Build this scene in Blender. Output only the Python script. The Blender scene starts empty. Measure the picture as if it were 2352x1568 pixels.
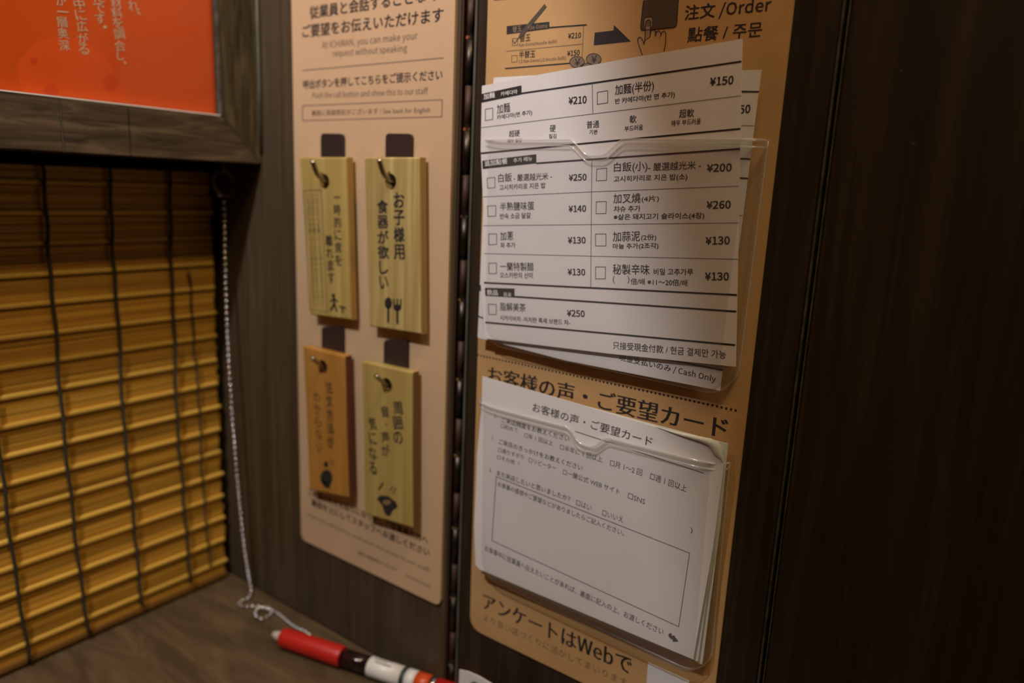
import bpy, bmesh, math, random
from mathutils import Vector, Matrix, noise
random.seed(7)

# ------------------------------------------------------------------ units
# Measurements are in "wall units": 1 = distance from lens to right wall (0.24 m).
# U() gives metres: wall surface at x=0, poster frame face at y=0, counter top at z=0.75
S = 0.24
CT = 0.75
def U(X, Y, Z):
    return Vector(((X - 1) * S, (Y - 1.4) * S, (Z + 1.012) * S + CT))
RX = Vector((0.58798718, -0.8077458, 0.0426356))     # camera right
RD = Vector((-0.14243778, -0.15528387, -0.97754714)) # camera down
RF = Vector((0.79623021, 0.56871226, -0.20635844))   # camera forward
FPX = 1680.2
CAM = U(0, 0, 0)
def ray(px, py):
    return RX * (px - 1176) + RD * (py - 784) + RF * FPX
def W(px, py, off=0.0):           # point of the right wall (standing off units proud of it)
    d = ray(px, py); d = d * ((1 - off) / d.x); return U(*d)
def B(px, py, Y):                 # point of a plane parallel to the back wall
    d = ray(px, py); d = d * (Y / d.y); return U(*d)
def F(px, py, Z):                 # point of a horizontal plane
    d = ray(px, py); d = d * (Z / d.z); return U(*d)

sc = bpy.context.scene
C = sc.collection

# ------------------------------------------------------------------ camera
cd = bpy.data.cameras.new('camera'); cam = bpy.data.objects.new('camera', cd); C.objects.link(cam)
m = Matrix.Identity(4)
for i in range(3):
    m[i][0] = RX[i]; m[i][1] = -RD[i]; m[i][2] = -RF[i]; m[i][3] = CAM[i]
cam.matrix_world = m
cd.sensor_width = 36; cd.lens = FPX / 2352 * 36; cd.clip_start = 0.005
cd.dof.use_dof = True; cd.dof.focus_distance = 1.03 * S; cd.dof.aperture_fstop = 6.6
sc.camera = cam

# ------------------------------------------------------------------ world, lamps, exposure
w = bpy.data.worlds.new('world'); sc.world = w; w.use_nodes = True
w.node_tree.nodes['Background'].inputs[0].default_value = (1, .74, .48, 1)
w.node_tree.nodes['Background'].inputs[1].default_value = 0.007
sc.view_settings.view_transform = 'Standard'; sc.view_settings.look = 'None'
sc.view_settings.exposure = 0; sc.view_settings.gamma = 1; sc.view_settings.use_curve_mapping = False

def lamp(name, kind, loc, target, energy, color, **k):
    l = bpy.data.lights.new(name, kind); l.energy = energy; l.color = color
    for a, v in k.items(): setattr(l, a, v)
    o = bpy.data.objects.new(name, l); C.objects.link(o); o.location = loc
    o.rotation_euler = (target - loc).to_track_quat('-Z', 'Y').to_euler()
    return o
LAMP = U(-.45, .87, 1.43)
lamp('booth_lamp', 'SPOT', LAMP, U(1.0, 1.25, -.35), 6.7, (1, .98, 1.0),
     spot_size=math.radians(62), spot_blend=.5, shadow_soft_size=.0095)
lamp('aisle_lamp', 'AREA', U(.35, -1.0, 3.3), U(.8, 1.5, -.5), 2.9, (1, .74, .44), shape='DISK', size=.10)
lamp('overhead_fill', 'AREA', U(-1.0, -.5, 3.4), U(1.0, .5, -.5), 2.5, (1, .74, .44), shape='DISK', size=.45)  # added fill from high above, used in place of ambient light

# ------------------------------------------------------------------ materials
def mat(name, col=(.5, .5, .5), rough=.5, metal=0.0, spec=.5, coat=0.0):
    M = bpy.data.materials.new(name); M.use_nodes = True
    b = M.node_tree.nodes['Principled BSDF']
    b.inputs['Base Color'].default_value = (*col, 1); b.inputs['Roughness'].default_value = rough
    b.inputs['Metallic'].default_value = metal; b.inputs['Specular IOR Level'].default_value = spec
    b.inputs['Coat Weight'].default_value = coat
    return M, M.node_tree.nodes, M.node_tree.links, b
def grain(name, c1, c2, scale, rough=.4, bump=.15, dist=.4, c3=None, rnd=0.0, spec=.5):
    """fibrous colour: noise stretched along the axis with the small scale"""
    M, N, L, b = mat(name, c1, rough, spec=spec)
    t = N.new('ShaderNodeTexCoord'); mp = N.new('ShaderNodeMapping'); mp.inputs['Scale'].default_value = scale
    L.new(t.outputs['Object'], mp.inputs[0])
    n = N.new('ShaderNodeTexNoise'); n.inputs['Scale'].default_value = 1; n.inputs['Detail'].default_value = 9
    n.inputs['Roughness'].default_value = .65; n.inputs['Distortion'].default_value = dist
    L.new(mp.outputs[0], n.inputs[0])
    r = N.new('ShaderNodeValToRGB'); r.color_ramp.elements[0].position = .36; r.color_ramp.elements[1].position = .64
    r.color_ramp.elements[0].color = (*c1, 1); r.color_ramp.elements[1].color = (*c2, 1)
    if c3:
        e = r.color_ramp.elements.new(.52); e.color = (*c3, 1)
    L.new(n.outputs[0], r.inputs[0])
    out = r.outputs[0]
    if rnd:
        oi = N.new('ShaderNodeObjectInfo'); mr = N.new('ShaderNodeMapRange')
        mr.inputs['To Min'].default_value = 1 - rnd; mr.inputs['To Max'].default_value = 1 + rnd
        L.new(oi.outputs['Random'], mr.inputs[0])
        hs = N.new('ShaderNodeHueSaturation'); L.new(mr.outputs[0], hs.inputs['Value']); L.new(out, hs.inputs['Color'])
        out = hs.outputs[0]
    L.new(out, b.inputs['Base Color'])
    bp = N.new('ShaderNodeBump'); bp.inputs['Strength'].default_value = bump; bp.inputs['Distance'].default_value = .0004
    L.new(n.outputs[0], bp.inputs['Height']); L.new(bp.outputs[0], b.inputs['Normal'])
    return M
def mottle(name, c1, c2, scale, rough=.6, bump=0.0, coat=0.0, spec=.4):
    M, N, L, b = mat(name, c1, rough, coat=coat, spec=spec)
    t = N.new('ShaderNodeTexCoord')
    n = N.new('ShaderNodeTexNoise'); n.inputs['Scale'].default_value = scale; n.inputs['Detail'].default_value = 5
    L.new(t.outputs['Object'], n.inputs[0])
    r = N.new('ShaderNodeValToRGB'); r.color_ramp.elements[0].position = .35; r.color_ramp.elements[1].position = .7
    r.color_ramp.elements[0].color = (*c1, 1); r.color_ramp.elements[1].color = (*c2, 1)
    L.new(n.outputs[0], r.inputs[0]); L.new(r.outputs[0], b.inputs['Base Color'])
    if bump:
        bp = N.new('ShaderNodeBump'); bp.inputs['Strength'].default_value = bump; bp.inputs['Distance'].default_value = .0003
        L.new(n.outputs[0], bp.inputs['Height']); L.new(bp.outputs[0], b.inputs['Normal'])
    return M
def film(name, diff, rough, col=(.95, .93, .9), ior=1.45, body=(1, 1, 1)):
    M = bpy.data.materials.new(name); M.use_nodes = True
    N = M.node_tree.nodes; L = M.node_tree.links; N.remove(N['Principled BSDF'])
    o = N['Material Output']
    tr = N.new('ShaderNodeBsdfTransparent'); tr.inputs[0].default_value = (*body, 1)
    gl = N.new('ShaderNodeBsdfGlossy'); gl.inputs['Roughness'].default_value = rough
    df = N.new('ShaderNodeBsdfDiffuse'); df.inputs[0].default_value = (*col, 1)
    f0 = 2 * ((ior - 1) / (ior + 1)) ** 2
    lw = N.new('ShaderNodeLayerWeight'); lw.inputs[0].default_value = .5
    pw = N.new('ShaderNodeMath'); pw.operation = 'POWER'; pw.inputs[1].default_value = 5; L.new(lw.outputs['Facing'], pw.inputs[0])
    fr = N.new('ShaderNodeMath'); fr.operation = 'MULTIPLY_ADD'; fr.inputs[1].default_value = 1 - f0; fr.inputs[2].default_value = f0
    L.new(pw.outputs[0], fr.inputs[0])
    m1 = N.new('ShaderNodeMixShader'); m1.inputs[0].default_value = diff
    L.new(tr.outputs[0], m1.inputs[1]); L.new(df.outputs[0], m1.inputs[2])
    m2 = N.new('ShaderNodeMixShader'); L.new(fr.outputs[0], m2.inputs[0])
    L.new(m1.outputs[0], m2.inputs[1]); L.new(gl.outputs[0], m2.inputs[2]); L.new(m2.outputs[0], o.inputs[0])
    return M
WALLWOOD = grain('wall_wood', (.050, .034, .018), (.094, .065, .037), (120, 120, 6), .45, .15, .7, (.070, .048, .027), spec=.3)
PARTWOOD = grain('partition_wood', (.019, .0125, .006), (.042, .028, .015), (170, 170, 8), .5, .15, .6, (.029, .019, .010), spec=.25)
EDGEWOOD = grain('frame_wood', (.030, .020, .012), (.130, .087, .050), (26, 240, 240), .45, .15, .9, (.078, .053, .031), spec=.3)
STILEWOOD = grain('stile_wood', (.026, .019, .009), (.120, .086, .044), (260, 260, 24), .45, .2, 1.2, (.064, .047, .024), spec=.3)
COUNTERWOOD = grain('counter_wood', (.072, .046, .023), (.138, .090, .048), (75, 16, 75), .42, .1, 1.0, (.102, .067, .036), spec=.35)
BLACK = mat('black_void', (.004, .003, .003), .9, spec=.1)[0]
PLATE = mottle('tan_plate', (.57, .385, .225), (.61, .415, .245), 14, .5)
KRAFT = mottle('kraft_poster', (.49, .285, .112), (.58, .35, .148), 22, .55)
PAPER = mottle('white_paper', (.70, .67, .65), (.74, .71, .69), 30, .7)
PAPER2 = mottle('cream_paper', (.68, .68, .58), (.72, .72, .62), 30, .7)
INK = mat('black_ink', (.018, .015, .016), .6)[0]
INKG = mat('grey_ink', (.10, .075, .055), .6)[0]
INKF = mat('faded_ink', (.22, .13, .06), .6)[0]
INKC = mat('card_ink', (.075, .065, .06), .6)[0]
WHITEINK = mat('white_ink', (.85, .82, .78), .6)[0]
PINKINK = mat('pale_ink', (.62, .40, .26), .6)[0]
COININK = mat('coin_ink', (.20, .155, .10), .6)[0]
PANELINK = mat('panel_ink', (.075, .055, .035), .6)[0]
KRAFTINK = mat('tan_ink', (.33, .22, .12), .6)[0]
ORANGE = mottle('orange_print', (.60, .070, .002), (.65, .078, .003), 8, .45)
ORANGE2 = mottle('light_orange_print', (.67, .076, .004), (.71, .083, .005), 20, .45)
ORANGE3 = mat('deep_orange_print', (.60, .052, .002), .45)[0]
PLQ = [grain('plaque_wood_a', (.34, .235, .065), (.50, .38, .13), (30, 160, 5), .38, .1, .3, (.42, .30, .09)),
       grain('plaque_wood_b', (.32, .225, .075), (.58, .47, .20), (30, 230, 5), .35, .1, .2, (.42, .31, .11)),
       grain('plaque_wood_c', (.34, .15, .025), (.44, .21, .045), (30, 120, 6), .4, .1, .3),
       grain('plaque_wood_d', (.33, .225, .06), (.45, .33, .105), (30, 140, 5), .4, .1, .3)]
PLQEDGE = [mat('plaque_edge_' + n, c, .5)[0] for n, c in (('a', (.36, .21, .05)), ('b', (.36, .23, .07)), ('c', (.10, .030, .010)), ('d', (.17, .09, .022)))]
STEEL = mat('brushed_steel', (.085, .062, .056), .38, .7)[0]
BEAD = mat('bead_metal', (.74, .73, .74), .12, 1.0)[0]
TIPM = mat('tip_metal', (.70, .66, .58), .45, .25)[0]
PEGM = mat('peg_metal', (.45, .42, .34), .28, 1.0)[0]
CHROME = mat('chrome', (.78, .77, .78), .18, 1.0)[0]
HINGEM = mat('hinge_metal', (.07, .058, .048), .42, 1.0)[0]
BRONZE = mat('hinge_bronze', (.050, .022, .012), .6, .2)[0]
DARKMETAL = mat('dark_metal', (.16, .15, .14), .3, 1.0)[0]
BAMBOO = grain('bamboo_slat', (.33, .155, .020), (.60, .33, .045), (6, 60, 420), .5, .1, .4, (.48, .25, .032), rnd=.24, spec=.25)
BAMBOOR = grain('bamboo_rib', (.52, .30, .05), (.68, .42, .08), (6, 60, 300), .5, .1, .4, rnd=.15, spec=.25)
BAMBOOE = grain('bamboo_batten', (.12, .052, .010), (.19, .085, .015), (6, 60, 300), .45, .1, .4)
CORD = mat('blind_cord', (.030, .026, .014), .85)[0]
EDGE = mottle('pale_trim', (.07, .07, .05), (.12, .12, .09), 60, .5)
EDGE2 = mottle('dull_trim', (.030, .026, .018), (.09, .08, .06), 160, .6)
FILM = film('clear_film', .035, .10)
RIM = film('clear_rim', .20, .12, ior=1.5)
ACRYL = film('clear_acrylic', .0, .12, ior=1.22)
RED = mat('red_rubber', (.47, .015, .008), .42)[0]
WHITEP = mat('white_plastic', (.72, .71, .69), .35)[0]
SMOKE = film('smoked_plastic', .45, .1, col=(.030, .012, .012), ior=1.5, body=(.35, .2, .18))
REDBAND = mat('red_band', (.60, .07, .015), .35)[0]
GREENINK = mat('green_ink', (.025, .045, .035), .5)[0]

# ------------------------------------------------------------------ mesh helpers
def mk(name, verts, faces, mt, parent=None, smooth=False, bevel=0, seg=2):
    me = bpy.data.meshes.new(name)
    o0 = parent['_o'] if parent is not None and '_o' in parent else (0, 0, 0)
    o0 = Vector(o0)
    me.from_pydata([tuple(Vector(v) - o0) for v in verts], [], faces)
    me.materials.append(mt)
    if bevel or True:
        bm = bmesh.new(); bm.from_mesh(me)
        if bevel:
            bmesh.ops.bevel(bm, geom=bm.edges[:], offset=bevel, segments=seg, affect='EDGES', clamp_overlap=True)
            bmesh.ops.recalc_face_normals(bm, faces=bm.faces[:])
        bm.to_mesh(me); bm.free()
    if smooth:
        for p in me.polygons: p.use_smooth = True
    o = bpy.data.objects.new(name, me); C.objects.link(o)
    if parent is not None:
        o.parent = parent
        if parent.type == 'MESH': o['_o'] = tuple(o0)
    o['_o'] = tuple(o0)
    return o
def thing(name, label, cat, loc, group=None):
    o = bpy.data.objects.new(name, None); C.objects.link(o); o.location = loc
    o.empty_display_size = .01; o['_o'] = tuple(loc); o['label'] = label; o['category'] = cat
    if group: o['group'] = group
    return o
def structure(o): o['kind'] = 'structure'; return o
BF = [(0, 3, 2, 1), (4, 5, 6, 7), (0, 1, 5, 4), (1, 2, 6, 5), (2, 3, 7, 6), (3, 0, 4, 7)]
def box(name, a, b, mt, parent=None, bevel=0, seg=2):
    a = Vector(a); b = Vector(b)
    x0, x1 = sorted((a.x, b.x)); y0, y1 = sorted((a.y, b.y)); z0, z1 = sorted((a.z, b.z))
    v = [(x0, y0, z0), (x1, y0, z0), (x1, y1, z0), (x0, y1, z0), (x0, y0, z1), (x1, y0, z1), (x1, y1, z1), (x0, y1, z1)]
    return mk(name, v, BF, mt, parent, bevel=bevel, seg=seg)
def slab(pts, d):
    """polygon (list of points) thickened by vector d"""
    n = len(pts); v = list(pts) + [p + d for p in pts]
    f = [tuple(range(n - 1, -1, -1)), tuple(range(n, 2 * n))] + [(i, (i + 1) % n, n + (i + 1) % n, n + i) for i in range(n)]
    return v, f
def frame_of(t):
    t = t.normalized(); a = Vector((0, 0, 1)) if abs(t.z) < .9 else Vector((1, 0, 0))
    u = t.cross(a).normalized(); return u, t.cross(u).normalized()
def tube(pts, r, n=10, closed=False, cap=True):
    vs = []; fs = []; m_ = len(pts); u = None
    for i, p in enumerate(pts):
        t = (pts[(i + 1) % m_] - pts[i - 1]) if closed else (pts[min(i + 1, m_ - 1)] - pts[max(i - 1, 0)])
        t.normalize()
        if u is None: u, v_ = frame_of(t)
        else:
            u = (u - t * u.dot(t)).normalized(); v_ = t.cross(u)
        rr = r[i] if isinstance(r, (list, tuple)) else r
        for k in range(n):
            a = 2 * math.pi * k / n; vs.append(p + u * (rr * math.cos(a)) + v_ * (rr * math.sin(a)))
    for i in range(m_ if closed else m_ - 1):
        j = (i + 1) % m_
        for k in range(n):
            k2 = (k + 1) % n; fs.append((i * n + k, i * n + k2, j * n + k2, j * n + k))
    if cap and not closed:
        fs.append(tuple(range(n - 1, -1, -1))); fs.append(tuple(range((m_ - 1) * n, m_ * n)))
    return vs, fs
def rod(name, a, b, r, mt, parent=None, n=20, r2=None):
    v, f = tube([a, b], [r, r if r2 is None else r2], n); o = mk(name, v, f, mt, parent, smooth=False)
    for p in o.data.polygons: p.use_smooth = len(p.vertices) == 4
    return o
def catmull(P, k=8):
    out = []
    for i in range(len(P) - 1):
        p0 = P[max(i - 1, 0)]; p1 = P[i]; p2 = P[i + 1]; p3 = P[min(i + 2, len(P) - 1)]
        for j in range(k):
            t = j / k
            out.append(.5 * ((2 * p1) + (p2 - p0) * t + (2 * p0 - 5 * p1 + 4 * p2 - p3) * t * t + (3 * p1 - p0 - 3 * p2 + p3) * t ** 3))
    out.append(P[-1]); return out

# ------------------------------------------------------------------ lettering
_cache = {}
_font = None
try:      # the sans face that ships inside Blender itself; its built-in face is used if absent
    import os
    _font = bpy.data.fonts.load(os.path.join(bpy.utils.resource_path('LOCAL'), 'datafiles', 'fonts', 'Noto Sans CJK Regular.woff2'))
except Exception:
    _font = None
_pending = []          # prints whose lettering is filled in at the end, all strings being typeset in one go
def latin(t): return all(ord(c) < 256 for c in t) or 'Order' in t or 'Cash' in t or 'Web' in t
def typeset(strings, face=None):
    strings = sorted(set(strings))
    if not strings: return
    cu = bpy.data.curves.new('t', 'FONT'); cu.size = 1; cu.resolution_u = 2; cu.space_line = 3.0
    if face: cu.font = face
    cu.body = '\n'.join(strings)
    ob = bpy.data.objects.new('t', cu); me = bpy.data.meshes.new_from_object(ob)
    co = [(p.co.x, p.co.y) for p in me.vertices]
    buckets = [([], [], {}) for _ in strings]
    for p in me.polygons:
        vi = list(p.vertices); yc = sum(co[k][1] for k in vi) / len(vi)
        n = int(round((.35 - yc) / 3.0 / LINE)); v, f, mp = buckets[n]
        q = []
        for k in vi:
            if k not in mp: mp[k] = len(v); v.append(co[k])
            q.append(mp[k])
        f.append(tuple(q))
    bpy.data.objects.remove(ob); bpy.data.curves.remove(cu); bpy.data.meshes.remove(me)
    for t, (v, f, _) in zip(strings, buckets):
        if v:
            x0 = min(p[0] for p in v); x1 = max(p[0] for p in v); y0 = min(p[1] for p in v); y1 = max(p[1] for p in v)
            _cache[t] = ([((a - x0) / max(x1 - x0, 1e-6), (b - y0) / max(y1 - y0, 1e-6)) for a, b in v], f, (x1 - x0) / max(y1 - y0, 1e-6))
        else: _cache[t] = ([], [], 1)
LINE = 1.0
def fill_prints():
    every = [a[0] for pr, o in _pending for a in pr.ops]
    typeset([t for t in every if latin(t)], _font); typeset([t for t in every if not latin(t)])
    for pr, o in _pending:
        for a in pr.ops: pr._place(*a)
        o0 = Vector(o['_o']); me = o.data; mt = me.materials[0]; me.clear_geometry()
        me.from_pydata([tuple(Vector(v) - o0) for v in pr.v], [], pr.f)
class Print:
    """collects flat print lying on one surface; mp maps a position to a point of that surface"""
    def __init__(s, mp, lift): s.mp = mp; s.lift = lift; s.v = []; s.f = []; s.ops = []
    def _add(s, v, f):
        n = len(s.v); s.v += v; s.f += [tuple(i + n for i in q) for q in f]
    def poly(s, pts): s._add([s.mp(*p) + s.lift for p in pts], [tuple(range(len(pts)))])
    def line(s, a, b, wd=2.0):
        d = Vector((b[0] - a[0], b[1] - a[1])).normalized(); n = Vector((-d.y, d.x)) * wd / 2
        s.poly([(a[0] + n.x, a[1] + n.y), (a[0] - n.x, a[1] - n.y), (b[0] - n.x, b[1] - n.y), (b[0] + n.x, b[1] + n.y)])
    def path(s, P, wd=2.0, closed=False):
        for i in range(len(P) - (0 if closed else 1)): s.line(P[i], P[(i + 1) % len(P)], wd)
        for p in P: s.disc(p, wd / 2, wd / 2, 8)
    def disc(s, c, rx, ry, n=16): s.poly([(c[0] + rx * math.cos(-2 * math.pi * i / n), c[1] + ry * math.sin(-2 * math.pi * i / n)) for i in range(n)])
    def text(s, *a): s.ops.append(a)
    def _place(s, t, x0, y0, x1, y1, h, bold=0.0, serif=0.0):
        v, f, asp = _cache[t]
        bx, by = bold * .9 / asp, bold * .7
        sh_ = [(-serif, 0), (0, 0), (serif, 0)] if serif else ([(-bx, -by), (bx, -by), (bx, by), (-bx, by)] if bold > .001 else [(0, 0)])
        a = s.mp(x0, y0); u = s.mp(x1, y1) - a
        mx = (x0 + x1) / 2; my = (y0 + y1) / 2
        up = s.mp(mx, my - h) - s.mp(mx, my); up = (up - u * (up.dot(u) / u.dot(u)))
        for k, (sx, sy) in enumerate(sh_):
            s._add([a + u * (p[0] + sx) + up * (p[1] + sy) + s.lift * (1 + .04 * k) for p in v], f)
    def column(s, t, x0, y0, x1, y1, wd, bold=0.0, fill=.86):
        """vertical writing: centre line from (x0,y0) down to (x1,y1)"""
        n = len(t)
        for i, ch in enumerate(t):
            if ch in ' 　': continue
            cx = x0 + (x1 - x0) * (i + .5) / n; cy = y0 + (y1 - y0) * (i + .5) / n; hh = (y1 - y0) / n * fill
            ww = wd
            if ch == '一': s.text(ch, cx - ww / 2, cy + 2, cx + ww / 2, cy + 2, 3, bold); continue
            if ch == '・': s.disc((cx, cy), 2, 2.4, 10); continue
            if ch in '、。': cx += wd * .35; cy -= hh * .35; ww = wd * .3; hh = hh * .3
            if ch in 'しい': ww *= .8
            s.text(ch, cx - ww / 2, cy + hh / 2, cx + ww / 2, cy + hh / 2, hh, bold)
    def build(s, name, mt, parent, label=None):
        o = mk(name, s.v, s.f, mt, parent); _pending.append((s, o))
        if label: o['label'] = label
        return o
OUT = Vector((-1, 0, 0))
def wallprint(off, k=1.0): return Print(lambda x, y: W(x, y, off), OUT * (.00030 * S * k))

# ================================================================== STRUCTURE
structure(box('floor', U(-1.6, 1.8, -1.012) - Vector((0, 0, CT)), U(1.15, -1.2, -1.012) - Vector((0, 0, CT + .02)), COUNTERWOOD))
fixed = structure(box('wall_right', U(1.0, 1.75, -1.012), U(1.06, .845, .9), WALLWOOD, bevel=.0006))
back = structure(box('wall_back', U(-1.6, 1.432, .0257), U(1.0, 1.56, .9), STILEWOOD))
structure(box('wall_back', U(-1.6, 1.70, -1.012), U(1.0, 1.75, .9), BLACK))  # black panel added behind the blind to keep the gap dark
structure(box('wall_left', U(-1.6, 1.75, -1.012), U(-1.66, -.3, .9), WALLWOOD))
counter = thing('counter', 'brown wood-grain counter top running under the bamboo blind and the pen', 'counter', U(-.3, .8, -1.012))
box('worktop', U(-1.6, 1.70, -1.012), U(1.0, .0, -1.10), COUNTERWOOD, counter, bevel=.0005)

# unseen board added near the lamp, shaped to cut its light towards the aisle
def shade(Y, Z): return LAMP.lerp(U(1, Y, Z), .30)
v, f = slab([shade(.72, .60), shade(.592, .26), shade(.486, -.05), shade(.424, -.20), shade(.353, -.46), shade(.18, -1.1), shade(-1.2, -1.1), shade(-1.2, 1.1), shade(.86, 1.0)], Vector((.001, 0, .001)))
structure(mk('light_blocker', v, f, BLACK))

# partition leaves that carry the order poster and the dark far leaf
leaf = thing('partition_panel', 'dark wood partition leaf between the metal hinge and the narrow vertical gap, carrying the order poster', 'partition', U(1.03, .53, -1.012))
box('board', U(1.0, .812, -1.012), U(1.06, .2435, .9), PARTWOOD, leaf, bevel=.0006)
e = box('edge_band', U(.9985, .8165, -1.012), U(1.06, .8120, .9), EDGE, leaf); e['label'] = 'pale grey edge strip'
e = box('edge_band', U(1.0, .2435, -1.012), U(1.05, .2412, .9), EDGE2, leaf); e['label'] = 'thin pale edge strip'
leaf2 = thing('partition_panel', 'very dark plain wood panel filling the right side of the picture beyond the vertical gap', 'partition', U(1.03, -.1, -1.012))
box('board', U(1.0, .2345, -1.012), U(1.06, -.9, .9), PARTWOOD, leaf2, bevel=.0006)
box('edge_band', U(1.0, .2362, -1.012), U(1.05, .2345, .9), EDGE2, leaf2)
p = B(0, 0, 1)  # small chips on the dark panel
chip = Print(lambda x, y: W(x, y, 0), OUT * .0001)
chip.disc((2098, 330), 4, 2.6, 7); chip.disc((2071, 163), 3, 2, 6)
chip.build('chip', EDGE, leaf2, 'tiny pale chips in the dark veneer')

# piano hinge
hinge = thing('piano_hinge', 'long metal piano hinge in the dark gap left of the order poster', 'hinge', U(1.0, .83, -1.012))
box('hinge_leaf', U(1.012, .845, -1.012), U(1.018, .8175, .9), BLACK, hinge)
box('hinge_leaf', U(1.001, .8450, -1.0), U(1.012, .8425, .9), BRONZE, hinge)['label'] = 'reddish bronze leaf'
zz = -1.005; k = 0
while zz < .62:
    r_ = .0072 if k % 2 == 0 else .0064
    rod('knuckle', U(1.0035, .829, zz), U(1.0035, .829, zz + .066), r_ * S, HINGEM if k % 2 == 0 else BRONZE, hinge, 14)
    if k % 2 == 0:
        v, f = tube([U(1.0035, .829, zz + .0665), U(1.0035, .829, zz + .0715)], .0078 * S, 14)
        mk('washer', v, f, CHROME, hinge)
    zz += .0735; k += 1

# ================================================================== BACK: frame, poster, blind
fr = thing('poster_frame', 'dark brown wooden frame around the orange poster above the blind', 'frame', U(.4, 1.40, .0257))
# bottom rail in three boards meeting at the butt joints seen in it
def railseg(x0, x1, mitre=False):
    a = [U(x0, 1.40, .0257), U(x1, 1.40, .0257), U(x1, 1.40, .1165), U(x0, 1.40, .1165)]
    if mitre: a[1] = U(.9985, 1.40, .0257); a[2] = U(.9075, 1.40, .1165)
    v, f = slab(a, Vector((0, .03 * S, 0))); return mk('rail', v, f, EDGEWOOD, fr, bevel=.00035)
j1 = .600; j2 = .7165
railseg(-1.5, j1 - .0006); railseg(j1 + .0006, j2 - .0004); railseg(j2 + .0004, 0, True)
v, f = slab([U(.9088, 1.40, .1175), U(.9990, 1.40, .0268), U(.9990, 1.40, .9), U(.9088, 1.40, .9)], Vector((0, .03 * S, 0)))
mk('stile', v, f, STILEWOOD, fr, bevel=.00035)
box('joint_filler', U(j1 - .0006, 1.4003, .026), U(j1 + .0006, 1.43, .115), EDGE, fr)['label'] = 'pale glue line in the rail'
v, f = slab([U(.9075, 1.4003, .1172), U(.9985, 1.4003, .0262), U(.9992, 1.4003, .0272), U(.9088, 1.4003, .1180)], Vector((0, .02 * S, 0)))
mk('joint_filler', v, f, EDGE, fr)['label'] = 'pale filler in the mitre joint'
box('inner_lip', U(.9062, 1.4005, .118), U(.9090, 1.418, .9), EDGE2, fr)['label'] = 'thin edge of the side reveal'
v, f = tube([U(.9955, 1.397, .050), U(.9955, 1.397, .2), U(.9955, 1.397, .9)], .0034 * S, 8)
structure(mk('trim_1', v, f, EDGE, None, smooth=True))
bp = thing('framed_poster', 'orange poster with pale vertical Japanese writing in the dark wooden frame', 'poster', U(.2, 1.42, .1165))
PY = 1.420
box('sheet', U(-1.5, PY, .1165), U(.9065, PY + .006, .9), ORANGE, bp)
ORP = lambda x, y: B(x, y, PY)
FRT = Vector((0, -.0006 * S, 0))
q = Print(ORP, FRT * .5)
blob = [(38, 153), (48, 134), (64, 115), (96, 92), (128, 83), (178, 89), (207, 102), (236, 121), (256, 148), (262, 175), (275, 190), (285, 206), (290, 228), (296, 238), (53, 212), (43, 185)]
q.poly(blob[::-1]); q.build('emblem', ORANGE2, bp, 'paler orange printed patch')
q = Print(ORP, FRT * .8); q.disc((78, 140), 9, 9); q.disc((118, 207), 17, 14); q.disc((255, 191), 18, 18); q.build('emblem_spot', ORANGE3, bp)
q = Print(ORP, FRT)
def ch(c, x, y, s=24, b=.012): q.text(c, x - s / 2, y + s * .5, x + s / 2, y + s * .5, s, b)
for c, x, y in (('れ', 309, 13), ('材', 269, 8), ('料', 271, 30), ('を', 273, 53), ('調', 276, 78), ('合', 277.5, 105), ('た', 228, -6), ('で', 231, 19), ('す', 233, 43),
                ('中', 185, 10), ('に', 188, 35), ('広', 191, 61), ('が', 193, 88), ('る', 194.5, 113), ('が', 142, 1), ('層', 145, 51), ('奥', 147, 76.5), ('深', 150, 104)): ch(c, x, y)
q.text('し', 269, 137, 285, 140, 22, .012); q.text('一', 131, 28, 157, 30, 3.5, .012)
q.line((315, 27), (322, 33), 3.5); q.line((284, 141), (290, 147), 3.5); q.disc((241, 62), 4, 4)
q.build('printed_text', PINKINK, bp, 'pale pink vertical writing')
box('acrylic_cover', U(-1.5, 1.414, .1170), U(.9062, 1.4150, .9), ACRYL, bp)
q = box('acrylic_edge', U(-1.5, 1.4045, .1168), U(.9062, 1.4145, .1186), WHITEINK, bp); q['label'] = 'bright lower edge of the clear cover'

bl = thing('bamboo_blind', 'amber bamboo slat blind with dark cords hanging down to the counter', 'blind', U(.3, 1.57, -1.006))
XR = .977; XL = -1.2; BY = 1.57
box('soffit_shade', U(XL, 1.55, .002), U(.999, 1.60, .08), BLACK, bl)  # black strip standing in for the shade under the soffit
def slat(z, h, th, mt, ytilt=0.0, x1=XR, yy=BY, ex=.6):
    n = 8; prof = []
    for i in range(n):
        a = 2 * math.pi * i / n
        ca, sa = math.cos(a), math.sin(a)
        ca = math.copysign(abs(ca) ** ex, ca); sa = math.copysign(abs(sa) ** ex, sa)
        prof.append((ca * th / 2, sa * h / 2))
    dz = random.uniform(-.0012, .0012); vs = []
    for X, d in ((XL, dz), (x1, -dz)):
        for (a, b) in prof: vs.append(U(X, yy + a + b * ytilt, z + b + d))
    fs = [tuple(range(n - 1, -1, -1)), tuple(range(n, 2 * n))] + [(i, (i + 1) % n, n + (i + 1) % n, n + i) for i in range(n)]
    return mk('slat', vs, fs, mt, bl)
z = .060; k = 0
PITCH = .0582
z = -.2035 + PITCH * 4
while z > -.985:
    slat(z, .0105, .011, BAMBOOR, 0, XR + random.uniform(-.003, .003), BY - .003)
    zz = z - .0068
    for j in range(3):
        h = .0150
        if zz - h < -1.0: break
        slat(zz - h / 2, h, .0042, BAMBOO, -.03 + random.uniform(-.05, .05), XR + random.uniform(-.004, .004), BY, .25)
        zz -= h + .0005
    z -= PITCH
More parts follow.
